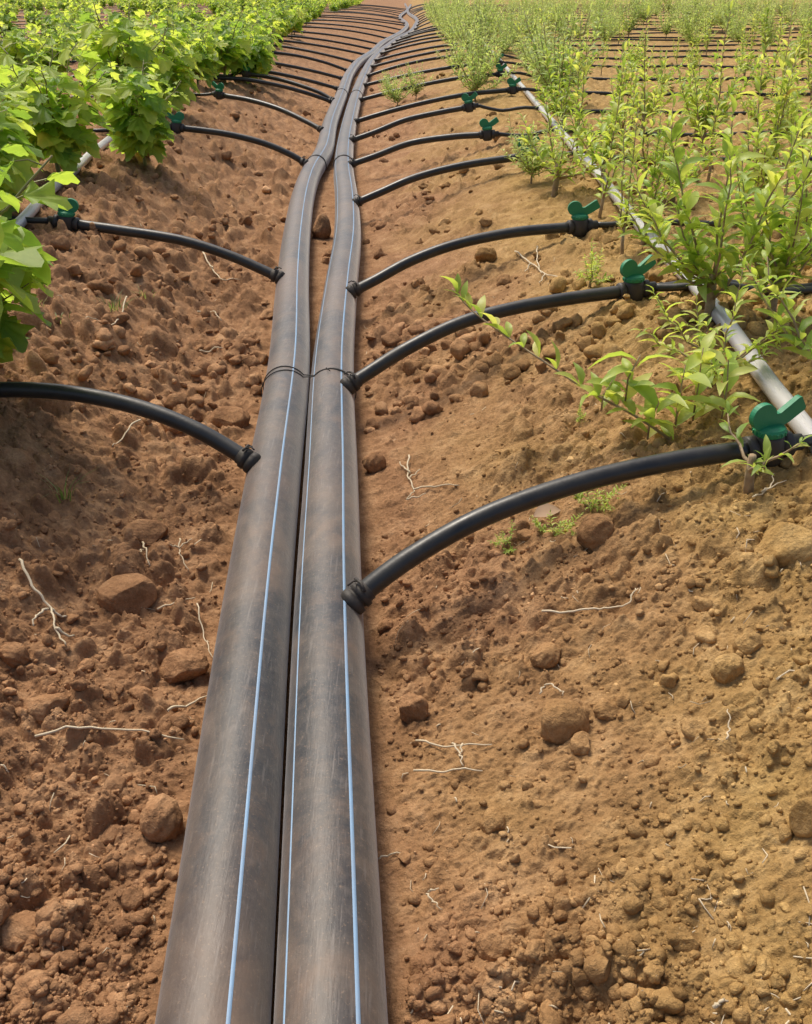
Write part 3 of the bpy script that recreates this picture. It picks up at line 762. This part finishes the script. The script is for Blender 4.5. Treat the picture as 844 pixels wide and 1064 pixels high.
for x, y, i, k in far[:230]:
    hs = k >= 100; k = k-100 if hs else k
    w = ((k < 1 and y > 6) or y > 13) and not hs
    if y < 15 and k < 7:
        lab = f'sapling in the {nth(i+1)} right row, ' + ('between the grey pipe and the trench' if k == -1 else 'on the trench slope' if k == -2 else f'{nth(k+1)} beyond the grey pipe')+(', set just behind the row' if hs else ''); grp = 'saplings on the right bed'
    else: lab, grp = 'small far-off sapling in the distant rows of the right bed', 'far saplings on the right bed'
    if w: lab = lab.replace('sapling', 'narrow-leaved sapling')
    plant('sapling', random.choice(WL if w else TH if hs else SPn), x, y, random.uniform(.6,1.15)*(1.15 if w else 1.0), random.uniform(0,6.28), lab, 'sapling', grp if not w else grp+', narrow-leaved')
items = [(x, y, random.uniform(.7,1.05)) for x, y, *_ in far[230:]]
for yy in np.arange(50, 74, 3.0):
    for x in np.arange(1.3+.01*yy, .46*yy+1, .9): items.append((x+random.uniform(-.15,.15), yy+random.uniform(-.3,.3), random.uniform(.7,1)))
merged('distant_saplings', items, lowS, M_will, 'far-off rows of pale green saplings at the top right', 'saplings')
for (px, py, v, sc_, lab) in [(648,262,0,.85,'thin lone shoot rising just right of the third right valve'),(622,222,1,1.0,'thin airy shoot over the grey pipe behind the third right hose'),(668,205,2,1.0,'tall thin shoot with yellow-green tips right of the grey pipe'),(600,172,0,1.05,'airy shoot at the grey pipe behind the fourth right hose'),(645,160,3,1.2,'small airy shoot among the saplings behind the fourth right hose'),(735,190,2,1.0,'tall thin shoot standing in the middle of the right bed'),(585,140,1,1.0,'airy shoot close behind the dense bush at the fourth right hose'),(800,170,0,1.1,'thin shoot near the right edge in the mid-distance')]:
    p = bed(px, py); plant('sapling', TH[v], p[0], p[1], sc_, px*.1, lab, 'sapling', 'saplings on the right bed')
pS = proto(sap_meshes, 'foliage', M_sap, M_wood, seed=31, h=.12, nst=3, lean=.9, ll=.045, trunk=.008, trunkh=.075)
p = on_ground(784, 520); plant('sapling', pS, p[0], p[1]+.02, .95, .4, 'small plant with a pale bare trunk right under the nearest valve', 'sapling', 'saplings on the right bed')
p = on_ground(552, 192); plant('sapling', WL[1], p[0], p[1], .62, 1.0, 'small dense bush in front of the end of the fourth right hose', 'sapling', 'saplings on the right bed')
# weed clumps beside the pipe in the distance
for (px, py, s, lab) in [(413,112,.62,'pale feathery weed clump growing right beside the right pipe'),(432,104,.6,'feathery weed on the right slope behind the weed clump at the pipe'),(405,100,.45,'small weed behind the clump at the right pipe')]:
    p = on_ground(px, py); plant('weed', WL[1], p[0], p[1], s, random.random()*6, lab, 'weed', 'weeds on the right slope')
# the long low shoot reaching out over the second hose
def shoot():
    r = random.Random(5)
    root_p = on_ground(705,462); t0 = root_p[1]*CP+(H-root_p[2])*SP
    px = [(705,458,t0),(660,432,t0+.0),(610,405,t0+.02),(560,372,t0+.05),(520,345,t0+.08),(490,322,t0+.10),(470,300,t0+.12)]
    P = np.array([at_t(*q) for q in px]); P[0] = root_p
    for i in range(1, len(P)): P[i,2] = max(P[i,2], g1(P[i,0],P[i,1])+.02)
    root = empty('sapling', tuple(root_p), 'low sapling shoot lying out leftwards over the slope, with big bright leaves', 'sapling', 'saplings on the right bed')
    o0 = root_p; st = MB(); lf = MB(); Q = crom(P, 8)-o0
    st.tube(Q, np.linspace(.0028,.0012,len(Q)), 6)
    tv = [lance_leaf(r, .34) for _ in range(6)]; n = 15
    for q in range(n):
        s = (q+.6)/n; k = min(len(Q)-2, int(s*(len(Q)-1))); t = Q[k+1]-Q[k]; t /= np.linalg.norm(t)
        for b in (-1,1):
            sd = np.cross(t, [0,0,1.])*b; d = sd*r.uniform(.3,1)+t*r.uniform(.3,.8)+np.array([0,0,r.uniform(.0,.9)])
            V, F = r.choice(tv); lf.add((V*r.uniform(.045,.078)*(1-.3*s))@rot_to(d, r.uniform(-.7,.7)).T+Q[k], F)
    # side tufts of upright leaves near the base
    for (a, b, hgt_, n) in ((650,392,.09,7),(625,402,.06,5),(700,430,.12,9),(672,440,.08,8),(720,412,.14,9),(745,440,.13,8)):
        p = at_t(a, b+25, t0+.02)-o0; p[2] = max(p[2], g1(*(p+o0)[:2])-o0[2]+.01)
        Pq = np.array([p, p+[0,0,hgt_*.5], p+[r.uniform(-.02,.02),0,hgt_]]); st.tube(Pq, [.002,.0016,.001], 5)
        for j in range(n):
            s = j/n; c = p+(Pq[2]-p)*s; az = j*2.4+r.random(); d = np.array([math.cos(az), math.sin(az), r.uniform(.1,1)])
            V, F = r.choice(tv); lf.add((V*r.uniform(.055,.088))@rot_to(d, r.uniform(-.6,.6)).T+c, F)
    lf.build('foliage', M_sap, root); st.build('stem', M_wood, root)
shoot()
# small seedlings under the nearest right hose, tufts of grass
for (px, py, s, lab) in [(528,572,.16,'tiny green seedling left of the pair under the nearest right hose'),(575,562,.18,'tiny green seedling under the nearest right hose, beside the reddish clod'),(602,440,.12,'tiny weed sprout alone on the right slope between two hoses'),(612,535,.22,'seedling tucked against the underside of the nearest right hose')]:
    p = on_ground(px, py); plant('seedling', SPn[3], p[0], p[1], s, random.random()*6, lab, 'seedling', 'tiny seedlings on the right slope')
def tuft(px, py, n, h, spread, lab, lean=(0,0)):
    r = random.Random(px); p = on_ground(px, py); mb = MB()
    for i in range(n):
        a = r.uniform(0,6.28); b = np.array([math.cos(a), math.sin(a),0])*spread*r.random(); hh = h*r.uniform(.5,1.1); l = hh*r.uniform(.3,1.2)
        d = np.array([math.cos(a)+lean[0], math.sin(a)+lean[1], 0]); w = np.cross(d/np.linalg.norm(d), [0,0,1])*.0016; V = []
        for s in (0,.35,.7,1): V += [b+d*l*s*s+[0,0,hh*(s-.3*s*s)]-w*(1.02-s), b+d*l*s*s+[0,0,hh*(s-.3*s*s)]+w*(1.02-s)]
        mb.add(V, [(0,1,3,2),(2,3,5,4),(4,5,7,6)])
    tag(mb.build('grass_tuft', M_grass, loc=(p[0],p[1],g1(p[0],p[1])-.003)), lab, 'grass tuft', 'grass tufts in the trench')
tuft(118,328,34,.06,.045,'wispy green grass tuft in the trench under the second left hose')
tuft(150,318,14,.035,.04,'small sparse grass beside the wispy tuft under the second left hose')
tuft(68,525,16,.075,.02,'leaning green grass tuft below the nearest left hose')
tuft(40,322,8,.06,.02,'few grass blades at the left slope beside the vine leaves')
tuft(60,340,10,.03,.04,'low grass sprigs left of the wispy tuft')
tuft(160,545,8,.03,.02,'tiny grass sprout in the middle of the left trench')
# ------------------------------------------------------------------ dry roots and straws
GA, GB = [q.ravel() for q in np.meshgrid([-.01,0,.01],[-.012,0,.012])]
def straw(paths, r, lab, name='dry_straw', cat='straw'):
    mb = MB(); c0 = on_ground(*paths[0][0]); rr = random.Random(lab)
    for P in paths:
        Q = []
        for a, b in P:
            p = on_ground(a, b); Q.append([p[0], p[1], 0])
        Q = crom(Q, 6) if len(Q) > 2 else np.array([np.array(Q[0])+(np.array(Q[1])-np.array(Q[0]))*k/8 for k in range(9)])
        zz = np.array([hv_.max() for hv_ in [hgt(q[0]+GA, q[1]+GB) for q in Q]])
        z2 = np.convolve(np.pad(zz, 3, 'edge'), np.ones(7)/7, 'valid'); zz = np.maximum(zz*.6+z2*.4, z2)
        Q[:,2] = zz+r*.5+.0015+.002*np.sin(np.arange(len(Q))*.9); Q[:,0] += .0016*np.sin(np.arange(len(Q))*1.7)
        Q = Q-c0
        mb.tube(Q, np.linspace(r*.9, r*.45, len(Q)), 6)
    tag(mb.build(name, M_straw, loc=tuple(c0)), lab, cat, 'dry roots and straws on the soil')
def root_(p, r, lab): straw(p, r, lab, 'dry_root', 'dry root')
root_([[(25,602),(38,628),(55,645),(62,672),(72,688)],[(55,642),(42,650),(36,660)],[(55,645),(70,650)],[(62,672),(80,678)]], .0028, 'white forked dry root lying at the left edge of the trench')
straw([[(40,780),(110,779),(192,783)]], .0022, 'long straight straw lying flat across the left soil')
straw([[(176,750),(196,740),(215,728)]], .0026, 'short thick straw touching the side of the left pipe')
straw([[(207,645),(213,668),(222,690)]], .0015, 'thin curved straw beside the left pipe above the short thick one')
root_([[(212,272),(222,288),(235,300),(250,296)],[(222,288),(217,279)]], .0032, 'pale curled root between the second left hose and the left pipe')
root_([[(206,331),(218,335),(231,345)]], .0035, 'short white root piece in the trench below the curled root')
straw([[(208,371),(220,371),(232,372)]], .0032, 'small bright straw stub lying left of the left pipe above the wire')
root_([[(133,318),(126,338),(112,350),(92,353)],[(112,350),(100,346)]], .0028, 'bent pale root beside the wispy grass tuft')
straw([[(148,452),(133,466),(118,477)]], .0024, 'pale straw just below the nearest left hose')
straw([[(150,575),(154,590),(158,608)],[(150,580),(147,590)]], .0022, 'pale upright straw fork in the left trench above the largest clod')
straw([[(188,568),(188,584),(196,598)],[(188,576),(200,570)],[(188,584),(180,588)]], .0018, 'small white branching straw left of the left pipe')
straw([[(165,642),(185,637),(203,629)]], .0020, 'dull straw lying beside the largest left clod')
straw([[(40,205),(55,215),(70,228)]], .0020, 'pale twig on the left slope by the second left valve')
root_([[(425,480),(424,500),(430,515),(423,525)],[(430,515),(455,512),(476,509)],[(426,498),(415,490)],[(424,503),(436,493)],[(423,525),(442,520)]], .0022, 'white spiky dry root right of the right pipe between two hoses')
root_([[(535,266),(552,278),(566,290),(590,297)],[(558,260),(558,275),(562,290)],[(552,278),(545,286)],[(566,290),(560,298)]], .0030, 'cluster of white dry roots on the right slope behind the second right hose')
straw([[(562,650),(590,648),(622,641),(650,638),(659,622)]], .0020, 'long white twig lying on the right slope below the nearest hose')
root_([[(432,778),(465,783),(510,779)],[(470,780),(478,794),(480,806)],[(480,781),(478,795)],[(430,808),(465,810),(500,808)]], .0018, 'white crossed dry roots low beside the right pipe')
straw([[(560,730),(566,722),(580,728),(585,735)]], .0016, 'thin curved straw just above the large rounded clod')
straw([[(752,782),(756,765),(752,752)]], .0014, 'fine straw sticking up in the middle of the right slope')
straw([[(443,936),(450,944),(458,950)],[(445,934),(455,930)]], .0014, 'tiny curled straw at lower right of the right pipe')
root_([[(790,520),(800,512),(802,500)],[(780,528),(792,520),(815,505)]], .0018, 'thin white root sprig at the pale trunk under the nearest valve')
straw([[(738,1062),(745,1056),(752,1052)]], .0024, 'pale straw stub at the bottom edge, lower right')
straw([[(392,898),(405,894),(420,893)]], .0014, 'fine straw touching the right side of the right pipe')
# fine plant litter: hundreds of short straw bits
def litter():
    r = np.random.default_rng(77); mb = MB(); n = 520
    t = 1/r.uniform(1/5.5, 1/.5, n); y = t*.95; x = r.uniform(-.5,.5,n)*(t+.3); dp = np.minimum(np.abs(x-fx(PL,y)), np.abs(x-fx(PR,y)))
    for i in range(n):
        if dp[i] < .08: continue
        L = .006+.035*r.random()**3; a = r.uniform(0,6.28); c = np.array([math.cos(a), math.sin(a), r.uniform(-.25,.4)]); k = r.normal(size=3)*L*.12
        q = np.array([x[i], y[i], 0]); P = np.array([q-c*L/2, q+k, q+c*L/2]); P[:,2] += hgt(P[:,0], P[:,1])+.0025
        mb.tube(P, r.uniform(.0004,.0011), 3)
    tag(mb.build('straw_bits', M_straw), 'tiny bits of dry straw and root scattered over the soil', 'plant litter', kind='stuff')
litter()
# dry curled leaf
mb = MB(); V, F = lance_leaf(random.Random(3), .6); p = on_ground(553,556); mb.add((V*.05)@rot_to((1,.2,.3),.4).T, F)
M_dry = plastic('dry_leaf', (.30,.19,.11), (.42,.29,.19), .7, .9, 1, .2)
tag(mb.build('dry_leaf', M_dry, loc=(p[0],p[1],g1(p[0],p[1])+.01)), 'pale curled dry leaf under the nearest right hose', 'leaf')
# ------------------------------------------------------------------ light
w = bpy.data.worlds.new('World'); sc.world = w; w.use_nodes = True; nt = w.node_tree
sky = nt.nodes.new('ShaderNodeTexSky'); sky.sky_type = 'NISHITA'; sky.sun_disc = False
EL, AZ = 58, -32          # azimuth measured from +Y (ahead), negative = to the left
sky.sun_elevation = R_(EL); sky.sun_rotation = R_(AZ); sky.dust_density = 5; sky.air_density = .9; sky.ozone_density = .6
bg = nt.nodes['Background']; bg.inputs[1].default_value = .11; nt.links.new(sky.outputs[0], bg.inputs[0])
ld = bpy.data.lights.new('sun', 'SUN'); ld.energy = 2.0; ld.angle = R_(20); ld.color = (1,.92,.78)
lo = bpy.data.objects.new('sun', ld); C.objects.link(lo)
d = Vector((math.sin(R_(AZ))*math.cos(R_(EL)), math.cos(R_(AZ))*math.cos(R_(EL)), math.sin(R_(EL))))
lo.rotation_euler = d.to_track_quat('Z', 'Y').to_euler(); lo.location = (-3, 5, 8)
sc.view_settings.view_transform = 'Standard'; sc.view_settings.look = 'None'; sc.view_settings.exposure = .55; sc.view_settings.gamma = 1
